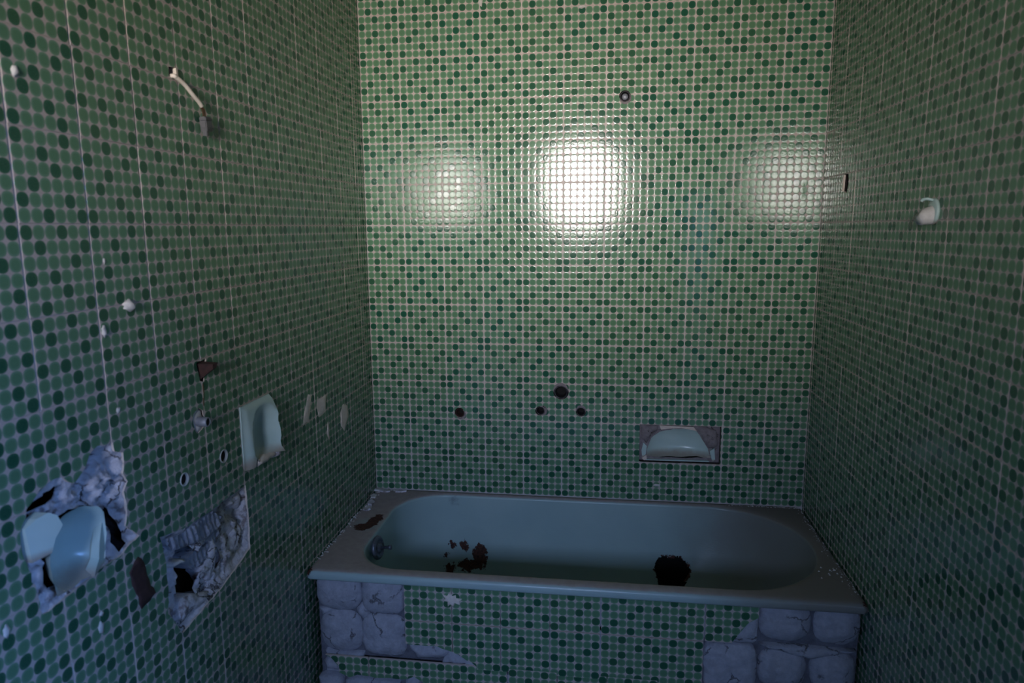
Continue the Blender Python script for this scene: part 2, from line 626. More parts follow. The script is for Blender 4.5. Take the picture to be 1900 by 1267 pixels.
# ------------------------------------------------------------------ tiles
GV, GH = .014, .006       # half of it on each side: wider upright joints, tight level joints
TILE_T = .045


def rot_uv(a, t, k):
    """place (a from the left, t from the top) of a laid tile in the printed motif, turned k quarter turns"""
    return ((a, t), (t, 1 - a), (1 - a, 1 - t), (1 - t, a))[k]


def set_uv(me, k, a0=0.0, b0=0.0):
    l = me.uv_layers.new(name='UVMap')
    for lp in me.loops:
        co = me.vertices[lp.vertex_index].co / U
        u, v = rot_uv(co.x - a0, 1 - (co.y - b0), k)
        l.data[lp.index].uv = (u, v)


FULL = []
for k in range(4):
    x0, x1, y0, y1 = GV / 2, 1 - GV / 2, GH / 2, 1 - GH / 2
    c = .007
    V = [(x0 + c, y0 + c, 0), (x1 - c, y0 + c, 0), (x1 - c, y1 - c, 0), (x0 + c, y1 - c, 0),
         (x0, y0, -c * .8), (x1, y0, -c * .8), (x1, y1, -c * .8), (x0, y1, -c * .8),
         (x0, y0, -TILE_T), (x1, y0, -TILE_T), (x1, y1, -TILE_T), (x0, y1, -TILE_T)]
    F = [(0, 1, 2, 3)] + [(4 + i, 4 + (i + 1) % 4, (i + 1) % 4, i) for i in range(4)] + [(8 + i, 8 + (i + 1) % 4, 4 + (i + 1) % 4, 4 + i) for i in range(4)]
    me = raw(V, F, [0] * 5 + [1] * 4)
    set_uv(me, k)
    me.materials.append(M['glaze']); me.materials.append(M['biscuit'])
    FULL.append(me)

rt = random.Random(11)


def lay(parent, a0, b0, k, clip, holes):
    """lay one tile whose pitch cell starts at (a0, b0)"""
    full = a0 >= clip[0] - 1e-4 and a0 + 1 <= clip[1] + 1e-4 and b0 >= clip[2] - 1e-4 and b0 + 1 <= clip[3] + 1e-4
    hs = []
    for h in holes:
        if max(p[0] for p in h) > a0 + GV and min(p[0] for p in h) < a0 + 1 - GV and max(p[1] for p in h) > b0 + GH and min(p[1] for p in h) < b0 + 1 - GH:
            hs.append(h)
    if full and not hs:
        me = FULL[k]
        o = bpy.data.objects.new('tile', me)
        C.objects.link(o)
    else:
        x0, x1 = max(a0 + GV / 2, clip[0] + .003), min(a0 + 1 - GV / 2, clip[1] - .003)
        y0, y1 = max(b0 + GH / 2, clip[2]), min(b0 + 1 - GH / 2, clip[3])
        if x1 - x0 < .02 or y1 - y0 < .02:
            return None
        # holes are clipped to the tile by the triangulation: keep what is in the tile and out of the hole
        P, F = cut_rect(x0, x1, y0, y1, hs)
        if not F:
            return None
        n = len(P)
        V = [(x - a0, y - b0, 0) for x, y in P] + [(x - a0, y - b0, -TILE_T) for x, y in P]
        FF = [tuple(f) for f in F]; MI = [0] * len(F)
        for a, b in border(F):
            FF.append((b, a, a + n, b + n)); MI.append(1)
        me = raw(V, FF, MI)
        set_uv(me, k)
        o = link('tile', me, [M['glaze'], M['biscuit']])
    o.parent = parent
    o.location = (a0 * U, b0 * U, rt.uniform(-.0002, .0002))
    o.rotation_euler = (rt.uniform(-.0016, .0016), rt.uniform(-.0016, .0016), 0)
    return o


def cut_rect(x0, x1, y0, y1, holes):
    rect = [(x0, y0), (x1, y0), (x1, y1), (x0, y1)]
    vs = [Vector(p) for p in rect]
    es = [(0, 1), (1, 2), (2, 3), (3, 0)]
    for h in holes:
        b = len(vs)
        vs += [Vector((p[0], p[1])) for p in h]
        es += [(b + i, b + (i + 1) % len(h)) for i in range(len(h))]
    V, E, F, _, _, _ = delaunay_2d_cdt(vs, es, [], 0, 1e-6)
    out = []
    for f in F:
        c = (sum(V[i].x for i in f) / 3, sum(V[i].y for i in f) / 3)
        if x0 < c[0] < x1 and y0 < c[1] < y1 and not any(inside(c, h) for h in holes):
            f = list(f)
            a, b_, d = V[f[0]], V[f[1]], V[f[2]]
            if (b_.x - a.x) * (d.y - a.y) - (b_.y - a.y) * (d.x - a.x) < 0:
                f.reverse()
            out.append(f)
    used = sorted({i for f in out for i in f})
    mp = {k: i for i, k in enumerate(used)}
    return [(V[i].x, V[i].y) for i in used], [[mp[i] for i in f] for f in out]


def wall(name, loc, rot, a0, a1, holes):
    """tiled wall: one slab with its cavities; holes: (outline, depth)"""
    hp = [h for h, d in holes]
    base = plate([(a0, FLOOR), (a1, FLOOR), (a1, CEIL), (a0, CEIL)], hp, -.012, -1.3, 0, 1, True)
    parts = [base]
    mi = None
    for h, d in holes:
        if d is None:
            continue
        P, F = cdt(h)
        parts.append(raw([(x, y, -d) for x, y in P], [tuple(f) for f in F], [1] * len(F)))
    me = join(parts)
    o = link(name, me, [M['grout'], M['lining_shade']])
    o.location = loc; o.rotation_euler = rot
    o['kind'] = 'structure'
    return o


# outlines of the damage, in (along the wall, up) tile pitches ------------------------------
HOLE1 = rag([(-11.09, 3.80), (-10.97, 4.02), (-10.8, 4.14), (-10.66, 4.2), (-10.46, 4.18), (-10.31, 4.05), (-10.1, 4.18), (-10.03, 4.29), (-9.88, 4.36),
             (-9.63, 4.33), (-9.61, 4.21), (-9.46, 4.14), (-9.47, 3.95), (-9.5, 3.87), (-9.43, 3.75), (-9.52, 3.64), (-9.49, 3.39), (-9.54, 3.19), (-9.32, 2.96),
             (-9.64, 2.87), (-9.9, 2.86), (-10.24, 2.83), (-10.61, 2.8), (-10.94, 2.79), (-10.98, 3.09), (-11.04, 3.37), (-11.10, 3.6)], .018, 4, 3)
HOLE2 = rag([(-8.92, 2.75), (-8.46, 2.65), (-8.25, 2.61), (-7.58, 2.61), (-7.1, 2.62), (-6.61, 2.62), (-6.59, 2.16), (-6.61, 1.47), (-6.99, 1.37), (-7.56, 1.23),
             (-8.02, 1.19), (-8.61, 1.11), (-8.9, 1.59), (-8.84, 1.91), (-8.84, 2.32)], .012, 4, 7)
DISH3 = [(-6.64, 2.86), (-5.635, 2.86), (-5.635, 3.985), (-6.64, 3.985)]
SCARS = [rag([(-3.95, 3.56), (-3.78, 3.52), (-3.87, 3.28), (-3.99, 2.99), (-4.28, 2.98), (-4.17, 3.26)], .02, 3, 1),
         rag([(-3.52, 3.41), (-3.36, 3.33), (-3.0, 3.35), (-3.13, 2.98), (-3.5, 2.95), (-3.58, 3.2)], .02, 3, 2),
         rag([(-2.09, 2.88), (-1.81, 2.79), (-1.8, 2.51), (-2.08, 2.21), (-2.29, 2.4), (-2.29, 2.72)], .02, 3, 3),
         rag([(-3.04, 2.73), (-2.95, 2.56), (-3.03, 2.27), (-3.11, 2.47)], .01, 2, 4)]
PIPE_L = circle(-7.80, 4.09, .15, 18, .10, 2, 1.25)
CORD_H = [(-7.83, 9.03), (-7.66, 9.04), (-7.64, 9.18), (-7.82, 9.16)]
HOOK_H = rag([(-7.74, 4.96), (-7.50, 4.99), (-7.52, 4.80), (-7.58, 4.64), (-7.68, 4.68)], .02, 3, 8)
SLEEVE = [(-8.27, 3.34, .10), (-7.21, 3.335, .11)]
L_HOLES = [(HOLE1, 1.15), (HOLE2, 1.2), (DISH3, .5), (PIPE_L, .10), (CORD_H, .5), (HOOK_H, .10)] + [(circle(a, b, r, 18), .5) for a, b, r in SLEEVE]
L_TILE = [HOLE1, HOLE2, DISH3, PIPE_L, CORD_H, HOOK_H] + SCARS + [circle(a, b, r * .98, 18) for a, b, r in SLEEVE]

B_DISH = [(6.965, 1.02), (8.965, 1.02), (8.965, 2.0), (6.965, 2.0)]
B_PIPES = [(6.44, 9.96, .135, 3), (4.97, 2.79, .195, 5), (4.44, 2.28, .125, 6), (5.48, 2.29, .13, 8), (2.33, 2.17, .135, 9)]
B_HOLES = [(B_DISH, .62)] + [(circle(x, z, r, 18, .05, s), .55) for x, z, r, s in B_PIPES]

SLOT = rag([(1.39, 7.98), (1.70, 7.98), (1.73, 7.78), (1.66, 7.60), (1.36, 7.64)], .012, 3, 5)
DOOR_P = [(-DOOR[1], FLOOR), (-DOOR[0], FLOOR), (-DOOR[0], DOOR[3]), (-DOOR[1], DOOR[3])]
R_HOLES = [(SLOT, .30)]

wall_back = wall('wall_back', (0, 0, RIM), (R(90), 0, 0), -1.3, W + 1.3, [(grow(h, .02) if i else h, d) for i, (h, d) in enumerate(B_HOLES)])
wall_left = wall('wall_left', (0, 0, RIM), (R(90), 0, R(90)), REAR, 0, [(grow(h, .03) if i < 2 else h, d) for i, (h, d) in enumerate(L_HOLES)])


def right_slab():
    # the doorway reaches the floor, so the slab's outline runs around it
    d0, d1 = -DOOR[1], -DOOR[0]
    outer = [(0, FLOOR), (d0, FLOOR), (d0, DOOR[3]), (d1, DOOR[3]), (d1, FLOOR), (-REAR, FLOOR), (-REAR, CEIL), (0, CEIL)]
    base = plate(outer, [SLOT], -.012, -1.3, 0, 1, True)
    P, F = cdt(SLOT)
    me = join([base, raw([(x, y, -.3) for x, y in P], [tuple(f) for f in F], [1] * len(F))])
    o = link('wall_right', me, [M['grout'], M['lining_shade']])
    o.location = (W * U, 0, RIM); o.rotation_euler = (R(90), 0, R(-90))
    o['kind'] = 'structure'
    return o


wall_right = right_slab()

# quarter turn of every tile of the back wall, lowest row first
BACK = ["21230312101",
        "32303030020",
        "23211030121",
        "30301012302",
        "01212030302",
        "31123210301",
        "01030321013",
        "10123032121",
        "03212303012",
        "30123212123",
        "21133001321",
        "11123111133",
        "02330021203"]
rr = random.Random(5)


def rots(b, i):
    if 0 <= b < len(BACK) and i < len(BACK[b]) and BACK[b][i] in '0123':
        return int(BACK[b][i])
    return rr.randrange(4)


bh = [h for h, d in B_HOLES]
for b in range(-4, 15):
    for i in range(11):
        if b < 0:
            continue
        lay(wall_back, i, b, rots(b, i), (0, W, FLOOR, CEIL), bh)


# left wall: joints at 0.635 + n from the corner
l_edges = [-(.635 + n) for n in range(13)]
LEFT_TURN = {(10, 8): 1, (9, 8): 0, (8, 8): 0, (10, 7): 2, (9, 7): 1, (8, 7): 1, (10, 6): 0, (9, 6): 2, (8, 6): 2, (10, 5): 0, (9, 5): 0, (8, 5): 2}
for b in range(-4, 15):
    jit = rr.uniform(-.015, .015)
    for n, e in enumerate(l_edges):
        if b < -1 and e > -4.4:
            continue
        k = rr.randrange(4)
        lay(wall_left, e + (jit if n > 1 else 0), b, LEFT_TURN.get((n, b), k), (-12.7, 0, FLOOR, CEIL), L_TILE)
for b in range(-4, 15):
    jit = rr.uniform(-.015, .015)
    for n in range(-1, 10):
        a = .12 + n
        if b < -1 and a < 3.6:
            continue
        lay(wall_right, a + (jit if n > 1 else 0), b, rr.randrange(4), (0, 10.1, FLOOR, CEIL), [SLOT])


def rest_tiles(parent, a_from, a_to, skip):
    """the tiles farther along the wall, behind the camera, in one mesh"""
    V, F, MI, UVS = [], [], [], []
    for b in range(-4, 15):
        a = a_from
        while a + 1 <= a_to + .01:
            y0 = max(b, FLOOR)
            if not skip(a, b):
                k = rr.randrange(4)
                n = len(V)
                q = [(a + GV / 2, y0 + GH / 2), (a + 1 - GV / 2, y0 + GH / 2), (a + 1 - GV / 2, b + 1 - GH / 2), (a + GV / 2, b + 1 - GH / 2)]
                V += [(x, y, 0) for x, y in q] + [(x, y, -TILE_T) for x, y in q]
                F += [(n, n + 1, n + 2, n + 3)] + [(n + 4 + i, n + 4 + (i + 1) % 4, n + (i + 1) % 4, n + i) for i in range(4)]
                MI += [0, 1, 1, 1, 1]
                UVS += [rot_uv(x - a, 1 - (y - b), k) for x, y in q] + [(0, 0)] * 16
            a += 1
    me = raw(V, F, MI)
    l = me.uv_layers.new(name='UVMap')
    for i, u in enumerate(UVS):
        l.data[i].uv = u
    o = link('tile_field', me, [M['glaze'], M['biscuit']], parent)
    o['kind'] = 'stuff'
    return o


rest_tiles(wall_left, -17.635, -12.7, lambda a, b: False)
link('bounce_absorber', plate([(REAR, FLOOR), (-17.64, FLOOR), (-17.64, CEIL), (REAR, CEIL)], [], -.004, -.011, 0, 0), [M['concrete']], wall_left)  # unseen dark sheet added to soak up light bounced off this wall
link('bounce_absorber', plate([(-DOOR[1], DOOR[3]), (-DOOR[0], DOOR[3]), (-DOOR[0], FLOOR), (-REAR, FLOOR), (-REAR, CEIL), (-DOOR[1], CEIL)], [], -.004, -.011, 0, 0), [M['concrete']], wall_right)  # same added light-absorbing sheet, running around the doorway
rest_tiles(wall_right, 10.12, 17.2, lambda a, b: False)

# ------------------------------------------------------------------ floor, ceiling, far wall with its window, added blocker walls behind the doorway


def slab(name, me, mat, kind='structure'):
    o = link(name, me, [mat])
    o.location = (0, 0, RIM)
    if kind: o['kind'] = kind
    return o


o = link('shade_backing', box(.0, W, FLOOR, -.3, -.001, .02), [M['black']], wall_back)  # near-black sheet stands in for the shade seen through the bath hole
slab('floor', box(-1.3, W + 8, REAR - 1.3, 1.3, FLOOR - .8, FLOOR), M['concrete'])
slab('ceiling', box(-1.3, W + 8, REAR - 1.3, 1.3, CEIL, CEIL + .8), M['paint'])
wf = link('wall_front', plate([(-1.3, FLOOR), (W + 1.3, FLOOR), (W + 1.3, CEIL), (-1.3, CEIL)], [[(WIN[0], WIN[2]), (WIN[1], WIN[2]), (WIN[1], WIN[3]), (WIN[0], WIN[3])]],
                              0, -1.3, 0, 0, True), [M['paint']])
# authored facing -y, so it is turned half round to face the bath
wf.data.transform(Matrix.Translation((-W * U, 0, 0)))
wf.rotation_euler = (R(90), 0, R(180)); wf.location = (0, REAR * U, RIM); wf['kind'] = 'structure'
for v in wf.data.vertices:
    v.co.x = -v.co.x - W * U
wf.data.flip_normals()
w1 = empty('window_1', (0, 0, RIM)); w1['kind'] = 'structure'
fx0, fx1, fz0, fz1 = WIN
fy0, fy1 = REAR - .75, REAR - .35
link('window_frame', join([box(fx0, fx0 + .28, fy0, fy1, fz0, fz1), box(fx1 - .28, fx1, fy0, fy1, fz0, fz1), box(fx0, fx1, fy0, fy1, fz0, fz0 + .28), box(fx0, fx1, fy0, fy1, fz1 - .28, fz1)]),
     [M['frame']], w1)
for k, (a, b) in enumerate((('blocker_wall', box(W + 7, W + 8, DOOR[0] - 3, DOOR[1] + 3, FLOOR, CEIL)), ('blocker_wall', box(W + 1.3, W + 7, DOOR[0] - 3, DOOR[0] - 2, FLOOR, CEIL)),
                           ('blocker_wall', box(W + 1.3, W + 7, DOOR[1] + 2, DOOR[1] + 3, FLOOR, CEIL)))):
    slab(a, b, M['paint'])  # unseen walls added to keep the sky's light out of the doorway
d1 = empty('door_1', (0, 0, RIM)); d1['kind'] = 'structure'
link('door_frame', join([box(W - .08, W + 1.4, DOOR[1], DOOR[1] + .3, FLOOR, DOOR[3] + .3), box(W - .08, W + 1.4, DOOR[0] - .3, DOOR[0], FLOOR, DOOR[3] + .3),
                         box(W - .08, W + 1.4, DOOR[0], DOOR[1], DOOR[3], DOOR[3] + .3)]), [M['frame']], d1)

# ------------------------------------------------------------------ the bath


def outline(x0, x1, y0, y1, rlf, rrf, rrb, rlb):
    """rounded rectangle, same number of points each time: front side first, counter-clockwise"""
    P = []

    def arc(cx, cy, r, a0, n):
        for i in range(n):
            a = R(a0 + 90 * i / n)
            P.append((cx + r * math.cos(a), cy + r * math.sin(a)))

    def seg(xa, ya, xb, yb, n):
        for i in range(n):
            P.append((xa + (xb - xa) * i / n, ya + (yb - ya) * i / n))
    seg(x0 + rlf, y0, x1 - rrf, y0, 70)
    arc(x1 - rrf, y0 + rrf, rrf, -90, 26)
    seg(x1, y0 + rrf, x1, y1 - rrb, 14)
    arc(x1 - rrb, y1 - rrb, rrb, 0, 26)
    seg(x1 - rrb, y1, x0 + rlb, y1, 440)
    arc(x0 + rlb, y1 - rlb, rlb, 90, 22)
    seg(x0, y1 - rlb, x0, y0 + rlf, 20)
    arc(x0 + rlf, y0 + rlf, rlf, 180, 22)
    return P


def bath():
    root = empty('bathtub', (0, 0, RIM))
    tag(root, 'aqua enamelled built-in bathtub with a dusty brown rim and rusted holes', 'bathtub')
    X0, X1, YF, YB = .02, 10.975, -4.58, -.02
    rings = []
    rings.append([(p, -.20) for p in outline(X0 + .05, X1 - .05, YF + .10, YB, .05, .05, .02, .02)])
    for d, z in ((.02, -.205), (0, -.18), (0, -.09), (.015, -.045), (.05, -.015), (.11, 0)):
        rings.append([(p, z) for p in outline(X0 + d, X1 - d, YF + d, YB - d * .2, .09, .09, .02, .02)])
    o = outline(.88, 10.62, -4.24, -.22, 1.0, 1.98, 1.98, 1.25)
    og = outline(.76, 10.86, -4.34, -.10, 1.1, 2.06, 2.06, 1.4)
    bt = outline(2.3, 7.6, -3.1, -1.35, .8, .85, .85, .8)
    rings.append([(p, 0) for p in og])
    for k in (.25, .5, .75):
        rings.append([((q[0] + (p[0] - q[0]) * k, q[1] + (p[1] - q[1]) * k), -.05 * k ** 2.2) for p, q in zip(o, og)])
    n = 96
    for s in range(n + 1):
        t = s / n
        f = (1 - math.cos(t * math.pi / 2)) ** 1.45
        fr = f * .45 + .55 * (t ** 1.25)
        z = -.05 - 2.5 * math.sin(t * math.pi / 2) ** 1.1
        ring = []
        for p, q in zip(o, bt):
            w = max(0, min(1, (p[0] - 7.6) / 2.6))
            k = f + (fr - f) * w
            ring.append(((p[0] + (q[0] - p[0]) * k, p[1] + (q[1] - p[1]) * k), z))
        rings.append(ring)
    N = len(o)
    V = [(p[0], p[1], z) for r in rings for p, z in r]
    hole = rag([(7.40, -1.64), (7.46, -1.45), (7.64, -1.36), (7.78, -1.40), (7.96, -1.34), (8.16, -1.42), (8.21, -1.54), (8.31, -1.67), (8.20, -1.84), (8.12, -2.02), (7.79, -2.09), (7.49, -2.06), (7.44, -1.84)], .03, 4, 3)
    F = []
    for k in range(len(rings) - 1):
        for i in range(N):
            j = (i + 1) % N
            f = (k * N + i, k * N + j, (k + 1) * N + j, (k + 1) * N + i)
            c = [sum(V[q][a] for q in f) / 4 for a in range(3)]
            if k > 10 and c[1] > -1.9 and inside((c[0], c[2]), hole):
                continue
            F.append(f)
    F.append(tuple((len(rings) - 1) * N + i for i in range(N)))
    me = raw(V, F)
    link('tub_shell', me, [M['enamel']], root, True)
    # overflow fitting on the sloping left end
    ov = link('overflow_cap', lathe([(.25, 0), (.27, .03), (.26, .07), (.20, .10), (.17, .07), (.10, .07), (.09, .12)], 24), [M['steel']], root, True)
    ov.location = (.97 * U, -2.95 * U, -.24 * U)
    ov.rotation_euler = (0, R(82), R(-6))
    sp = link('spindle', lathe([(.035, 0), (.035, .22), (.055, .23), (.055, .29), (.03, .30)], 10), [M['steel']], ov, True)
    sp.location = (0, 0, .08 * U)
    return root


bath()

# ------------------------------------------------------------------ the apron below the rim
AY = -4.47
apron = empty('bathtub_apron', (0, AY * U, RIM), (R(90), 0, 0))
tag(apron, 'half-stripped tiled front of the bathtub with lumps of grey mortar', 'bath panel')
link('masonry', plate([(.13, FLOOR), (W - .06, FLOOR), (W - .06, -.19), (.13, -.19)], [], -.20, -.215, 0, 0, True), [M['bed']], apron)
for q in ((2.07, 9.04, -.98, -.15), (2.07, 8.03, -1.5, -.9), (3.3, 8.03, -2.0, -1.5), (.3, 8.0, -2.34, -2.12), (2.5, 8.0, -3.6, -2.3)):
    link('mortar_bed', box(q[0], q[1], q[2], q[3], -.22, -TILE_T - .002), [M['mortar']], apron)
CUT_R = [(8.56, -1.05), (8.70, -.83), (8.86, -.60), (9.2, -.36), (9.5, -1.2), (8.5, -1.2)]
a_cols = [2.05, 3.05, 4.05, 5.05, 6.06, 7.05, 8.06]
top_rot = [1, 3, 3, 3, 3, 3, 3]
mid_rot = [2, 2, 3, 0, 1, 1]
STRIP = rag([(1.9, -1.50), (2.10, -1.57), (2.66, -1.565), (3.0, -1.66), (3.17, -1.72), (3.51, -1.93), (3.55, -1.97), (3.5, -2.2), (1.9, -2.2)], .012, 4, 4)
CHIP_T = rag([(6.05, -.10), (6.05, -.185), (6.2, -.165), (6.3, -.195), (6.55, -.17), (6.7, -.235), (6.85, -.21), (7.0, -.175), (7.0, -.10)], .012, 4, 9)
for i, a in enumerate(a_cols):
    lay(apron, a, -1.03, top_rot[i], (2.05, 9.065, FLOOR, -.14), [CUT_R, CHIP_T])
    if i < 6:
        lay(apron, a, -2.04, mid_rot[i], (2.05, 8.05, -2.02, 0), [STRIP])
LOW_CUT = rag([(-.2, -2.0), (.24, -1.93), (.42, -2.02), (.58, -2.2), (.58, -2.34), (.8, -2.44), (.98, -2.36), (1.36, -2.40), (2.0, -2.38), (2.22, -2.30), (2.40, -2.40), (2.5, -3.2), (-.2, -3.2)], .015, 4, 6)
for a, k in zip((.24, 1.24, 2.21, 3.18, 4.2, 5.2, 6.2, 7.2), (3, 2, 0, 0, 2, 1, 1, 2)):
    lay(apron, a, -2.95, k, (.05, 8.05, FLOOR, -1.95), [LOW_CUT])


def dab(poly, seed, h=.20, flat=.25, round_=.30, mat='mortar', base=-.21, rough=.045):
    h = min(h, .27)
    return lump('mortar_dab', poly, h, apron, [M[mat]], seed, .065, base, flat, rough, round_)


def sq(cx, cy, rx, ry, n=20, p=3.2):
    rx, ry, p = rx * .985, ry * .985, p * .9
    out = []
    for i in range(n):
        a = 2 * math.pi * i / n
        c, s = math.cos(a), math.sin(a)
        out.append((cx + rx * math.copysign(abs(c) ** (2 / p), c), cy + ry * math.copysign(abs(s) ** (2 / p), s)))
    return out


dab(sq(.60, -.57, .50, .43), 1)
dab(sq(1.56, -.575, .46, .45, p=4.5), 2)
dab(sq(.63, -1.46, .47, .48), 3)
dab(sq(1.56, -1.50, .485, .48, p=4.5), 4)
dab([(.98, -.92), (1.08, -.80), (1.2, -.95), (1.28, -1.08), (1.12, -1.16), (1.0, -1.06)], 5, .20)
dab([(.14, -.96), (.5, -1.0), (.22, -1.12)], 15, .20)
dab([(2.08, -1.58), (2.66, -1.565), (2.97, -1.66), (2.93, -1.82), (2.72, -1.95), (2.25, -1.96), (2.12, -1.80)], 6, .24)
dab([(2.97, -1.69), (3.17, -1.73), (3.52, -1.95), (3.2, -1.97), (2.80, -1.97)], 7, .23, .6, .2)
dab([(.26, -1.9), (.5, -1.95), (1.1, -1.92), (1.1, -2.0), (.3, -2.02)], 17, .2, .6, .1)
dab([(8.50, -1.06), (8.68, -.82), (8.85, -.60), (9.05, -.42), (9.06, -.95), (9.0, -1.04)], 8, .24, .6, .2)
dab(sq(9.57, -.58, .49, .42), 9)
dab(sq(10.52, -.60, .43, .41), 10)
dab(sq(8.57, -1.58, .51, .50, p=6), 11, .24, .7, .2)
dab(sq(9.56, -1.58, .46, .43), 12, .28)
dab(sq(10.50, -1.56, .42, .43), 13, .28)
dab([(9.1, -1.07), (10.9, -1.08), (10.6, -1.16), (10.05, -1.30), (9.3, -1.14)], 14, .22, .6, .15)
for k, x in enumerate((8.56, 9.56, 10.5)):
    dab(sq(x, -2.55, .47, .46), 20 + k)
for k, (x0, x1, z1, h) in enumerate(((.10, .62, -2.46, .42), (.70, 1.9, -2.49, .30), (2.02, 2.36, -2.34, .40), (2.4, 3.2, -3.0, .3))):
    dab([(x0, z1 - .06), (x0 + .1, z1), ((x0 + x1) / 2, z1 + .01), (x1 - .06, z1 - .03), (x1, z1 - .1), (x1 - .05, -3.2), (x0 + .05, -3.25)], 30 + k, h, .6, .2)
dab([(.24, -2.11), (.38, -2.03), (.55, -2.2), (.57, -2.31), (.32, -2.3)], 40, .32, .6, .12)
CH = lump('plaster_strip', CHIP_T, .17, apron, [M['white_plaster']], 3, .07, -.20, .9, .01, .1)
spl = lump('plaster_splash', rag([(2.86, -.40), (2.97, -.43), (3.00, -.37), (3.06, -.42), (3.14, -.40), (3.15, -.46), (3.27, -.47), (3.20, -.53), (3.22, -.60), (3.12, -.57), (3.10, -.65), (3.03, -.60), (2.98, -.66), (2.97, -.55), (2.88, -.52), (2.93, -.47)], .028, 5, 2), .03, apron,
           [M['pale_scar']], 4, .035, 0, .6, .01, .03)
spl['label'] = 'white plaster splash'
s2 = lump('plaster_splash', [(2.42, -.14), (2.47, -.15), (2.56, -.24), (2.51, -.25)], .02, apron, [M['white_plaster']], 5, .04, 0, .5, .005, .05)

# ------------------------------------------------------------------ left wall: scars, chips, brown patch (parts of the wall)
for k, s in enumerate(SCARS):
    o = lump('plaster_scar', s, .035, wall_left, [M['pale_scar']], 50 + k, .06, -.025, .6, .015, .06)
    if k == 0:
        o['label'] = 'pale scar of bare plaster'
bp = lump('glue_patch', [(-9.57, 2.56), (-9.39, 2.69), (-9.30, 2.58), (-9.21, 2.19), (-9.12, 2.03), (-9.42, 1.97), (-9.49, 2.22)], .012, wall_left, [M['brown_glue']], 61, .09, .002, .8, .003, .05)
bp['label'] = 'dark brown patch of old glue'


def blob(parent, a, b, ra, rb, h, seed, mat='white_plaster'):
    return lump('plaster_blob', circle(a, b, 1, 12, .22, seed, 1) if False else [(a + ra * math.cos(t * .5236) * (1 + .22 * math.sin(t * 2.7 + seed)), b + rb * math.sin(t * .5236) * (1 + .2 * math.cos(t * 1.9 + seed))) for t in range(12)],
                h, parent, [M[mat]], seed, .05, 0, .3, .02, min(ra, rb) * .8)


blob(wall_left, -9.10, 5.98, .10, .07, .07, 1)
blob(wall_left, -9.58, 5.72, .035, .07, .03, 2)
blob(wall_left, -10.46, 8.55, .045, .06, .03, 3)
blob(wall_left, -9.45, 6.56, .02, .035, .015, 4)
blob(wall_left, -9.47, 4.70, .04, .04, .01, 5)
blob(wall_left, -10.14, 2.14, .045, .08, .03, 6)
blob(wall_left, -10.11, 2.31, .03, .03, .02, 7)
blob(wall_left, -11.40, 2.88, .04, .07, .02, 8)
blob(wall_back, 5.41, 11.98, .10, .04, .04, 9)
blob(wall_back, 3.02, 12.18, .05, .09, .04, 12)
blob(wall_back, 7.58, 9.18, .07, .045, .04, 10)
blob(wall_back, 7.43, .41, .09, .035, .03, 11)

# ------------------------------------------------------------------ things set in the left wall
LROT = (R(90), 0, R(90))
LLOC = (0, 0, RIM)


def gauss(x, y, lst):
    s = 0
    for px, py, r, a in lst:
        s += a * math.exp(-((x - px) ** 2 + (y - py) ** 2) / (r * r))
    return s


def soap_shell(y0, y1, z0, z1, top, bot, cy, cz, ry, rz_up, rz_dn, deep):
    """height of a square soap dish: a frame that leans out towards its foot with a scooped bowl in it"""
    def h(x, y):
        e = min(x - y0, (z1 - y) * 1.6)
        t = (z1 - y) / (z1 - z0)
        H = top + (bot - top) * t + .23 * (x - y0) / (y1 - y0) * min(1, t * 1.7)
        f = max(0, min(1, e / .15))
        v = .02 + H * (f * f * (3 - 2 * f))
        dx = abs(x - cy) / ry
        dy = (y - cz) / (rz_up if y > cz else rz_dn)
        r = (dx ** 2.4 + abs(dy) ** (2.2 if y > cz else 4.5)) ** (1 / 2.3)
        if r < 1:
            b = 1 - r ** 2.3
            v -= (deep + H * .3) * b
        return v
    return h


# 1: the square dish still in place, its lower lip broken off
sd = empty('soap_dish', LLOC, LROT)
tag(sd, 'square aqua ceramic soap dish on the left wall with its lower lip snapped off', 'soap dish')
h3 = soap_shell(-6.64, -5.635, 2.86, 3.985, .035, .06, -6.0, 3.30, .43, .58, .40, .23)
cut3 = rag([(-6.64, 3.985), (-5.64, 3.985), (-5.63, 3.2), (-5.68, 2.93), (-5.85, 2.95), (-6.2, 2.98), (-6.36, 2.94), (-6.38, 3.1), (-6.45, 2.88), (-6.64, 2.87)], .004, 16, 2)
link('bowl', field_mesh(cut3, .035, h3, (), 1, -.02, True), [M['ceramic']], sd, True)
lip = rag([(-6.38, 2.96), (-6.2, 2.99), (-5.86, 2.97), (-5.66, 2.95), (-5.66, 2.88), (-5.85, 2.86), (-6.35, 2.86)], .012, 3, 3)
o = lump('broken_lip', lip, .20, sd, [M['biscuit']], 71, .05, -.02, .6, .05, .06)
o['label'] = 'broken pale ceramic edge'
lump('mortar_lump', sq(-5.72, 2.90, .10, .09, 12), .24, sd, [M['plaster']], 72, .05, -.02, .4, .05, .08)

# 2: the big hole with half a dish left in it
sd1 = empty('soap_dish', LLOC, LROT)
tag(sd1, 'broken aqua soap dish left in a ragged hole of torn plaster', 'soap dish')
bowl1 = rag([(-10.80, 3.50), (-10.73, 3.66), (-10.57, 3.75), (-10.28, 3.76), (-10.06, 3.68), (-9.97, 3.57), (-9.96, 3.36), (-9.97, 3.19), (-10.02, 3.0), (-10.22, 2.90), (-10.45, 2.89), (-10.79, 2.92), (-10.82, 3.21)], .01, 3, 4)


def hb1(x, y):
    dx = (x + 10.39) / .43
    dy = (y - 3.30) / (.50 if y > 3.30 else .42)
    r = min(1, (abs(dx) ** 2.4 + abs(dy) ** (2.2 if y > 3.3 else 3.6)) ** (1 / 2.3))
    return .06 - .36 * (1 - r ** 2.1)


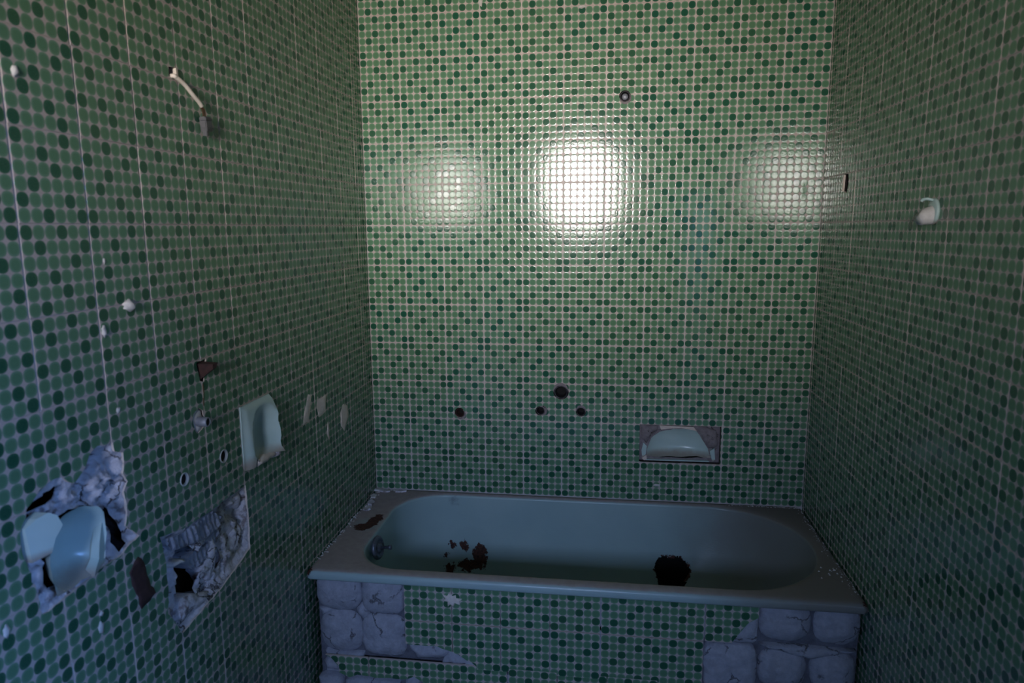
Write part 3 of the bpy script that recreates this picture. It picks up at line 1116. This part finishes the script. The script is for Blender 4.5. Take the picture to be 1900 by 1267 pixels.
link('bowl', field_mesh(bowl1, .035, hb1, (), 1), [M['ceramic']], sd1, True)
piece('flange', [(-11.06, 3.83), (-10.95, 3.90), (-10.84, 3.93), (-10.76, 3.87), (-10.72, 3.74), (-10.80, 3.62), (-10.85, 3.47), (-11.03, 3.44)], lambda x, y: .03 + (x + 11.06) * .42, sd1, [M['ceramic']], 73)
piece('flange', [(-9.99, 3.44), (-9.95, 3.16), (-10.02, 2.94), (-10.26, 2.88), (-10.22, 2.95), (-10.13, 3.04), (-10.09, 3.2), (-10.03, 3.36)], lambda x, y: .03 + (-9.95 - x) * .2, sd1, [M['ceramic']], 74)
pits = [(-9.80, 3.92, .20, .07), (-10.38, 4.0, .15, .05), (-9.58, 3.1, .15, .05), (-9.56, 3.7, .08, .05), (-9.87, 4.2, .10, -.16), (-10.10, 3.98, .10, -.14)]


def hp1(x, y):
    e = edge_dist(x, y, HOLE1)
    k = min(1, e / .14)
    return -.02 - .10 * k + gauss(x, y, pits) * k + k * (.10 * nz(x, y, 4.5, 1) - .14 * abs(nz(x, y, 7, 4)) + .05 * nz(x, y, 16, 2))


def deep(poly, d, kx, kz):
    """the same break carried d deeper into the wall along its slope"""
    return [(x + kx * d, y - kz * d) for x, y in poly]


VOID_A = rag([(-11.06, 3.84), (-10.95, 4.03), (-10.78, 4.13), (-10.66, 4.17), (-10.57, 4.06), (-10.72, 3.98), (-10.86, 3.96), (-10.98, 3.88)], .012, 3, 2)
VOID_B = rag([(-9.88, 3.66), (-9.76, 3.52), (-9.72, 3.25), (-9.64, 3.0), (-9.78, 2.95), (-9.85, 3.2), (-9.93, 3.45)], .015, 3, 3)
link('torn_plaster', field_mesh(grow(HOLE1, .05), .03, hp1, (grow(bowl1, -.04), deep(VOID_A, .10, 1.14, .57), deep(VOID_B, .10, 1.14, .57)), 2), [M['plaster']], sd1, True)
lump('plaster_lump', rag([(-10.97, 3.3), (-10.84, 3.3), (-10.80, 3.0), (-10.66, 2.88), (-10.94, 2.82)], .02, 3, 5), .10, sd1, [M['plaster']], 75, .06, -.1, .5, .07, .1)
lump('plaster_lump', rag([(-9.98, 3.98), (-9.75, 4.05), (-9.62, 3.9), (-9.7, 3.75), (-9.95, 3.78)], .02, 3, 6), .20, sd1, [M['plaster']], 76, .05, -.25, .4, .10, .12)
lump('plaster_lump', rag([(-10.62, 2.86), (-10.3, 2.88), (-9.9, 2.90), (-9.65, 2.9), (-9.9, 2.86), (-10.3, 2.83)], .01, 3, 6), .09, sd1, [M['plaster']], 77, .05, -.12, .6, .04, .05)

# 3: the recess with its dish torn out
rc = empty('torn_out_recess', LLOC, LROT)
tag(rc, 'torn-out wall recess full of jagged grey plaster, right of the brown patch', 'recess')
pits2 = [(-6.9, 2.45, .2, .05), (-7.2, 1.7, .3, .04), (-7.0, 2.3, .12, -.2)]


def hp2(x, y):
    e = edge_dist(x, y, HOLE2)
    k = min(1, e / .14)
    return -.02 - .09 * k + gauss(x, y, pits2) * k + k * (.10 * nz(x, y, 4.0, 5) - .10 * abs(nz(x, y, 3.5, 8)) + .03 * nz(x, y, 15, 6))


VOID_C = rag([(-8.62, 2.38), (-8.42, 2.34), (-8.25, 2.1), (-8.04, 2.02), (-8.06, 1.86), (-8.26, 1.86), (-8.3, 1.62), (-8.46, 1.58), (-8.62, 1.48), (-8.72, 1.62), (-8.60, 1.85), (-8.66, 2.1)], .02, 3, 4)
VOID_D = rag([(-7.72, 2.14), (-7.6, 2.2), (-7.56, 1.95), (-7.68, 1.68), (-7.78, 1.78)], .015, 3, 5)
link('torn_plaster', field_mesh(grow(HOLE2, .05), .033, hp2, (deep(grow(VOID_C, .10), .13, 1.5, .83), deep(grow(VOID_D, .03), .13, 1.5, .83)), 3), [M['plaster']], rc, True)


def ribbed(x, y):
    return -.035 + .018 * math.sin((x * 1.0 + y * .25) * 62) + .03 * nz(x, y, 4, 3)


rib = rag([(-8.80, 2.64), (-8.25, 2.57), (-7.6, 2.575), (-7.36, 2.38), (-7.42, 2.24), (-7.85, 2.20), (-8.25, 2.30), (-8.66, 2.42)], .015, 3, 3)
o = link('mortar_bed', field_mesh(rib, .03, ribbed, (), 4, -.40), [M['mortar']], rc, True)
blk = rag([(-7.92, 2.2), (-7.67, 2.27), (-7.46, 2.24), (-7.66, 2.0), (-7.82, 1.90), (-8.2, 1.90), (-8.55, 2.18)], .012, 3, 4)
blk = deep(blk, .10, 1.5, .83)
link('mortar_bed', field_mesh(blk, .03, lambda x, y: ribbed(x, y) - .07, (), 5, -.6), [M['mortar']], rc, True)
lump('plaster_lump', [(-8.66, 1.16), (-8.64, 1.42), (-8.45, 1.56), (-8.2, 1.50), (-7.75, 1.29), (-7.9, 1.22)], .20, rc, [M['plaster']], 81, .05, -.22, .6, .05, .12)
lump('plaster_lump', [(-8.84, 2.2), (-8.72, 1.98), (-8.74, 1.8), (-8.86, 1.58), (-8.90, 1.9)], .20, rc, [M['plaster']], 82, .05, -.25, .5, .07, .08)
lump('plaster_lump', [(-7.5, 2.14), (-7.44, 1.92), (-7.52, 1.51), (-7.74, 1.45), (-7.9, 1.69), (-7.68, 1.98)], .18, rc, [M['plaster']], 83, .05, -.25, .6, .05, .10)
lump('plaster_lump', rag([(-7.40, 2.30), (-7.15, 2.36), (-6.95, 2.15), (-6.64, 2.0), (-6.66, 1.55), (-7.0, 1.42), (-7.4, 1.36), (-7.40, 1.8)], .02, 3, 8), .20, rc, [M['plaster']], 84, .05, -.30, .55, .08, .15)
lump('plaster_lump', rag([(-7.2, 2.56), (-6.65, 2.58), (-6.64, 2.2), (-6.9, 2.32), (-7.05, 2.46)], .02, 3, 9), .20, rc, [M['plaster']], 85, .05, -.28, .5, .08, .1)
lump('plaster_lump', [(-8.62, 2.20), (-8.35, 2.13), (-8.37, 2.08), (-8.62, 2.13)], .14, rc, [M['white_plaster']], 87, .04, -.16, .6, .02, .03)

# 4: rusty bracket and the streak of rust below it
br = empty('rusty_bracket', LLOC, LROT)
tag(br, 'rusty wedge-shaped bracket sticking out of the left wall', 'bracket')
V = [(-7.70, 4.94, -.08), (-7.52, 4.95, -.08), (-7.54, 4.66, -.08), (-7.66, 4.64, -.08), (-7.64, 4.93, .20), (-7.53, 4.935, .22), (-7.55, 4.86, .20), (-7.63, 4.85, .19)]
link('wedge', raw(V, [(3, 2, 1, 0), (4, 5, 6, 7), (0, 1, 5, 4), (1, 2, 6, 5), (2, 3, 7, 6), (3, 0, 4, 7)]), [M['rust']], br)
lump('rust_crust', circle(-7.64, 4.84, .10, 12, .2, 3, 1.6), .05, br, [M['rust']], 90, .05, -.05, .3, .03, .08)
lump('rust_streak', [(-7.63, 4.62), (-7.605, 4.62), (-7.625, 4.28), (-7.64, 4.28)], .004, br, [M['rust_stain']], 91, .05, .001, .8, .0, .01)['label'] = 'thin brown streak of rust'

# 5: pipe stub
ps = empty('water_pipe', LLOC, LROT)
tag(ps, 'grey pipe stub in a crumbled ring below the rusty bracket', 'pipe')
lump('plaster_ring', PIPE_L, .05, ps, [M['white_plaster']], 92, .04, -.06, .6, .03, .08)
o = link('stub', lathe([(.075, -.1), (.075, .14), (.066, .155), (.058, .155), (.058, .04)], 16), [M['grey_metal']], ps, True)
o.location = (-7.80 * U, 4.075 * U, 0)
o = link('bore', lathe([(.056, .05), (.056, .142)], 14), [M['black']], ps)
o.location = (-7.80 * U, 4.075 * U, 0)

# 6: the two cable sleeves
for (a, b, r), lab in zip(SLEEVE, ('round cable hole nearer the torn soap dish hole', 'round cable hole just left of the square soap dish')):
    e = empty('cable_sleeve', LLOC, LROT)
    tag(e, lab, 'cable hole')
    o = link('rim_ring', lathe([(r * .98, -.08), (r * 1.02, .012), (r * .90, .014), (r * .80, -.03)], 18), [M['pvc']], e, True)
    o.location = (a * U, b * U, 0)
    o = link('bore', lathe([(r * .82, -.4), (r * .82, -.028)], 16), [M['black']], e)
    o.location = (a * U, b * U, 0)

# 7: the electric cord
cd = empty('electric_cord', LLOC, LROT)
tag(cd, 'cream electric cord with a grey connector hanging from the left wall', 'cord')
link('cable', tube(smooth_path([(-7.74, 9.06, -.35), (-7.76, 9.05, .0), (-7.72, 9.035, .04), (-7.58, 8.965, .07), (-7.44, 8.86, .09), (-7.30, 8.77, .10), (-7.24, 8.725, .10)]), .032, 8), [M['cable']], cd, True)
link('wire', tube(smooth_path([(-7.25, 8.73, .10), (-7.18, 8.68, .10), (-7.13, 8.60, .08)]), .012, 6), [M['copper']], cd, True)
link('wire', tube(smooth_path([(-7.26, 8.72, .09), (-7.20, 8.65, .09), (-7.17, 8.60, .07)]), .012, 6), [M['copper']], cd, True)
o = link('connector', join([box(-.10, .10, -.13, .13, 0, .12, .015), box(-.085, -.01, -.20, -.12, .02, .10, .01), box(-.11, .11, .06, .10, .02, .13, .01), box(-.11, .11, -.10, -.06, .02, .13, .01)]), [M['terminal']], cd)
o.location = (-7.10 * U, 8.49 * U, .01 * U); o.rotation_euler = (0, 0, R(8)); o.scale = (.84, .84, .9)
o = link('sleeve', raw([(-7.685, 9.03, -.3), (-7.685, 9.17, -.3), (-7.685, 9.17, .02), (-7.685, 9.03, .02), (-7.64, 9.03, -.3), (-7.64, 9.18, -.3), (-7.64, 9.18, .02), (-7.64, 9.03, .02)],
                      [(0, 1, 2, 3), (7, 6, 5, 4), (3, 2, 6, 7), (0, 3, 7, 4), (1, 5, 6, 2)]), [M['cable']], cd)
o = link('bore', lathe([(.08, -.42), (.08, -.30)], 12), [M['black']], cd)
o.location = (-7.74 * U, 9.10 * U, 0)

# ------------------------------------------------------------------ things set in the back wall
BROT = (R(90), 0, 0)
bd = empty('soap_dish', LLOC, BROT)
tag(bd, 'wide built-in soap dish in the back wall, its aqua bowl broken at the corners', 'soap dish')
bowlB = rag([(7.15, 1.15), (7.17, 1.38), (7.25, 1.62), (7.46, 1.80), (7.81, 1.89), (8.30, 1.92), (8.46, 1.76), (8.60, 1.55), (8.70, 1.38), (8.75, 1.15), (8.09, 1.11), (7.40, 1.11)], .01, 4, 4)


def hbB(x, y):
    dx = (x - 7.95) / .86
    dy = (y - 1.40) / (.56 if y > 1.40 else .32)
    r = min(1, (abs(dx) ** 3 + abs(dy) ** (2.6 if y > 1.4 else 3.5)) ** (1 / 2.8))
    return -.10 - .40 * (1 - r ** 2.4) ** .7


link('bowl', field_mesh(bowlB, .045, hbB, (), 1), [M['ceramic']], bd, True)
rim_in = [(6.963, 1.018), (8.967, 1.018), (8.967, 2.002), (6.963, 2.002)]


def hmB(x, y):
    return -.13 + .02 * nz(x, y, 4, 2) - .03 * math.exp(-(edge_dist(x, y, rim_in) / .05) ** 2)


link('mortar_bed', field_mesh(rim_in, .06, hmB, (grow(bowlB, -.015),), 3), [M['old_mortar']], bd, True)
lump('mortar_lump', rag([(7.0, 1.97), (7.44, 1.98), (7.42, 1.85), (7.26, 1.68), (7.14, 1.50), (7.02, 1.63)], .012, 3, 3), .10, bd, [M['old_mortar']], 101, .05, -.13, .5, .03, .12)
lump('mortar_lump', rag([(8.32, 1.975), (8.49, 1.975), (8.86, 1.88), (8.92, 1.56), (8.85, 1.43), (8.70, 1.42), (8.57, 1.57), (8.47, 1.78)], .012, 3, 4), .11, bd, [M['old_mortar']], 102, .05, -.13, .5, .03, .12)


def shard(poly, seed, h=.10, base=-.16, mat='ceramic'):
    return piece('ceramic_shard', poly, lambda x, y: base + h + .02 * math.sin(seed + x * 3), bd, [M[mat]], seed, base - .1)


shard([(7.46, 1.975), (8.30, 1.965), (8.38, 1.86), (8.20, 1.90), (8.0, 1.93), (7.78, 1.915), (7.5, 1.87)], 103, .10, -.15, 'biscuit')
shard([(7.07, 1.50), (7.16, 1.42), (7.14, 1.20), (7.05, 1.10), (7.03, 1.3)], 104, .09)
shard([(8.83, 1.43), (8.86, 1.12), (8.80, 1.06), (8.76, 1.18), (8.78, 1.34)], 105, .09)
shard([(7.16, 1.075), (8.7, 1.085), (8.72, 1.06), (7.12, 1.05)], 106, .10)
shard([(7.04, 1.10), (7.15, 1.19), (7.17, 1.08), (7.10, 1.04)], 107, .08, -.14, 'biscuit')
shard([(8.72, 1.35), (8.79, 1.40), (8.78, 1.28), (8.74, 1.2)], 108, .08, -.14)


def wall_pipe(x, z, r, lab, inner, seed, chip, cat='pipe', rust=None):
    e = empty('pipe_socket', LLOC, BROT)
    tag(e, lab, cat)
    o = link('socket', lathe([(r * .97, -.5), (r * .97, -.04), (r * .88, -.02), (r * .76, -.035), (r * .70, -.10), (r * .70, -.45)], 20), [M[inner]], e, True)
    o.location = (x * U, z * U, 0)
    o = link('bore', lathe([(r * .69, -.45), (r * .69, -.33)], 16), [M['black']], e)
    o.location = (x * U, z * U, 0)
    if chip:
        cx, cz, cr = chip
        n = 14
        cr *= .75
        a0 = math.atan2(cz, cx)
        poly = [(x + r * .98 * math.cos(a0 + t), z + r * .98 * math.sin(a0 + t)) for t in [(-1.5 + 3.0 * i / n) for i in range(n + 1)]]
        poly += [(x + (r + cr * math.cos(t / 1.5 * 1.57)) * math.cos(a0 + t), z + (r + cr * math.cos(t / 1.5 * 1.57)) * math.sin(a0 + t)) for t in [(1.45 - 2.9 * i / n) for i in range(n + 1)]]
        lump('chipped_plaster', poly, .008, e, [M['old_mortar']], seed, .05, .0, .8, .006, .03)
    return e


e = wall_pipe(6.44, 9.96, .13, 'small capped pipe end with a dark ring, high on the back wall', 'dark_metal', 1, (.25, -1, .07))
o = link('grey_plug', lathe([(.075, -.25), (.075, -.03), (.055, -.01), (.02, .0)], 14), [M['grey_metal']], e, True)
o.location = (6.44 * U, 9.95 * U, 0)
wall_pipe(4.97, 2.775, .185, 'large dark pipe socket above the two tap holes on the back wall', 'dark_metal', 2, (-.1, 1, .09))
wall_pipe(4.44, 2.28, .115, 'left one of the two small tap holes under the large pipe socket', 'dark_metal', 3, (1, .2, .10))
wall_pipe(5.48, 2.28, .12, 'right one of the two small tap holes under the large pipe socket', 'dark_metal', 4, (.1, 1, .08))
wall_pipe(2.33, 2.16, .125, 'lone dark pipe hole low on the back wall, toward the left corner', 'rust', 5, (.8, -.8, .07))

# ------------------------------------------------------------------ right wall: broken hook (local a = -y)
RROT = (R(90), 0, R(-90))
hk = empty('coat_hook', (W * U, 0, RIM), RROT)
tag(hk, 'broken white ceramic hook on the right wall', 'hook')
a, b = 5.70, 7.13
o = link('back_plate', lathe([(.20, .0), (.20, .035), (.17, .05), (.0001, .05)], 20), [M['ceramic']], hk, True)
o.location = (a * U, b * U, 0); o.scale = (.85, 1, 1)
# snapped stem: a tapering stub with an uneven broken face
V, F = [], []
nn, prof = 14, [(.16, .03), (.15, .09), (.14, .15), (.135, .205)]
for k, (r, h) in enumerate(prof):
    for i in range(nn):
        t = 2 * math.pi * i / nn
        V.append((a - .01 + r * .85 * math.cos(t), b - .05 + r * .9 * math.sin(t) - k * .012, h + (.035 * math.sin(t * 2 + 1) if k == 3 else 0)))
for k in range(3):
    for i in range(nn):
        j = (i + 1) % nn
        F.append((k * nn + i, k * nn + j, (k + 1) * nn + j, (k + 1) * nn + i))
V.append((a - .02, b - .08, .235)); c = len(V) - 1
for i in range(nn):
    F.append((3 * nn + i, 3 * nn + (i + 1) % nn, c))
link('stem', raw(V, F), [M['white_plaster']], hk, True)
link('hook_rim', tube(smooth_path([(a + .02, b + .17, .05), (a + .0, b + .19, .12), (a - .03, b + .18, .17), (a - .04, b + .15, .19)]), .024, 8), [M['ceramic']], hk, True)

# ------------------------------------------------------------------ chips lying on the rim of the bath
rk = random.Random(3)
chips = [(.12, -.16, .16, .08, 10), (.30, -.22, .17, .09, -12), (.72, -.20, .16, .06, 4), (.20, -1.05, .10, .17, 20), (.24, -1.42, .09, .16, -15), (.12, -.62, .10, .13, 30)]
for k, (x, y, sx, sy, an) in enumerate(chips):
    V = []
    n = 5
    for h in (0, 1):
        for i in range(n):
            t = 2 * math.pi * i / n
            q = rk.uniform(.75, 1.1)
            V.append((sx * q * math.cos(t), sy * q * math.sin(t), .0 if not h else rk.uniform(.03, .05)))
    F = [tuple(reversed(range(n))), tuple(range(n, 2 * n))] + [(i, (i + 1) % n, n + (i + 1) % n, n + i) for i in range(n)]
    o = link('plaster_chip', raw(V, F), [M['white_plaster' if k in (0, 5) else 'plaster']])
    o.location = (x * U, y * U, RIM + .001 * U); o.rotation_euler = (0, 0, R(an))
    tag(o, ('whitish plaster chip lying in the back left corner of the bathtub rim', 'second plaster chip from the left corner, on the back edge of the bathtub rim',
            'flat grey plaster chip farthest right on the back edge of the bathtub rim', 'plaster chip midway along the left rim, above the lowest one',
            'lowest plaster chip on the left rim, nearest the rust patch', 'white plaster chip on the left rim, nearest the back corner')[k], 'plaster chip', 'plaster chips on the bathtub rim')
# fine crumbs along both ends of the rim
V, F = [], []


def crumb(x, y, s):
    b0 = len(V)
    for dx, dy, dz in ((-1, -.6, 0), (1, -.7, 0), (.2, 1, 0), (rk.uniform(-.3, .3), rk.uniform(-.3, .3), rk.uniform(.6, 1.1))):
        V.append((x + dx * s * rk.uniform(.6, 1.2), y + dy * s * rk.uniform(.6, 1.2), .002 + dz * s))
    F.extend([(b0, b0 + 1, b0 + 3), (b0 + 1, b0 + 2, b0 + 3), (b0 + 2, b0, b0 + 3), (b0 + 2, b0 + 1, b0)])


for i in range(260):
    y = -rk.random() ** 1.3 * 4.3
    crumb(.05 + abs(rk.gauss(0, .05)) + (.10 if y > -1.5 else 0) * rk.random(), y, rk.uniform(.006, .022))
for i in range(90):
    crumb(.05 + rk.random() * .55, -.06 - rk.random() * .12, rk.uniform(.006, .024))
for i in range(150):
    crumb(10.93 - abs(rk.gauss(0, .06)), -.06 - rk.random() * 4.2, rk.uniform(.006, .018))
for i in range(120):
    crumb(10.9 - rk.random() ** 1.6 * 1.7, -.07 - rk.random() * .06, rk.uniform(.006, .018))
for i in range(14):
    crumb(10.4 + rk.random() * .5, -3.2 - rk.random() * .6, rk.uniform(.012, .03))
o = link('plaster_crumbs', raw(V, F), [M['white_plaster']])
o.location = (0, 0, RIM)
tag(o, 'fine white plaster crumbs scattered along the ends of the bathtub rim', 'crumbs', None, 'stuff')
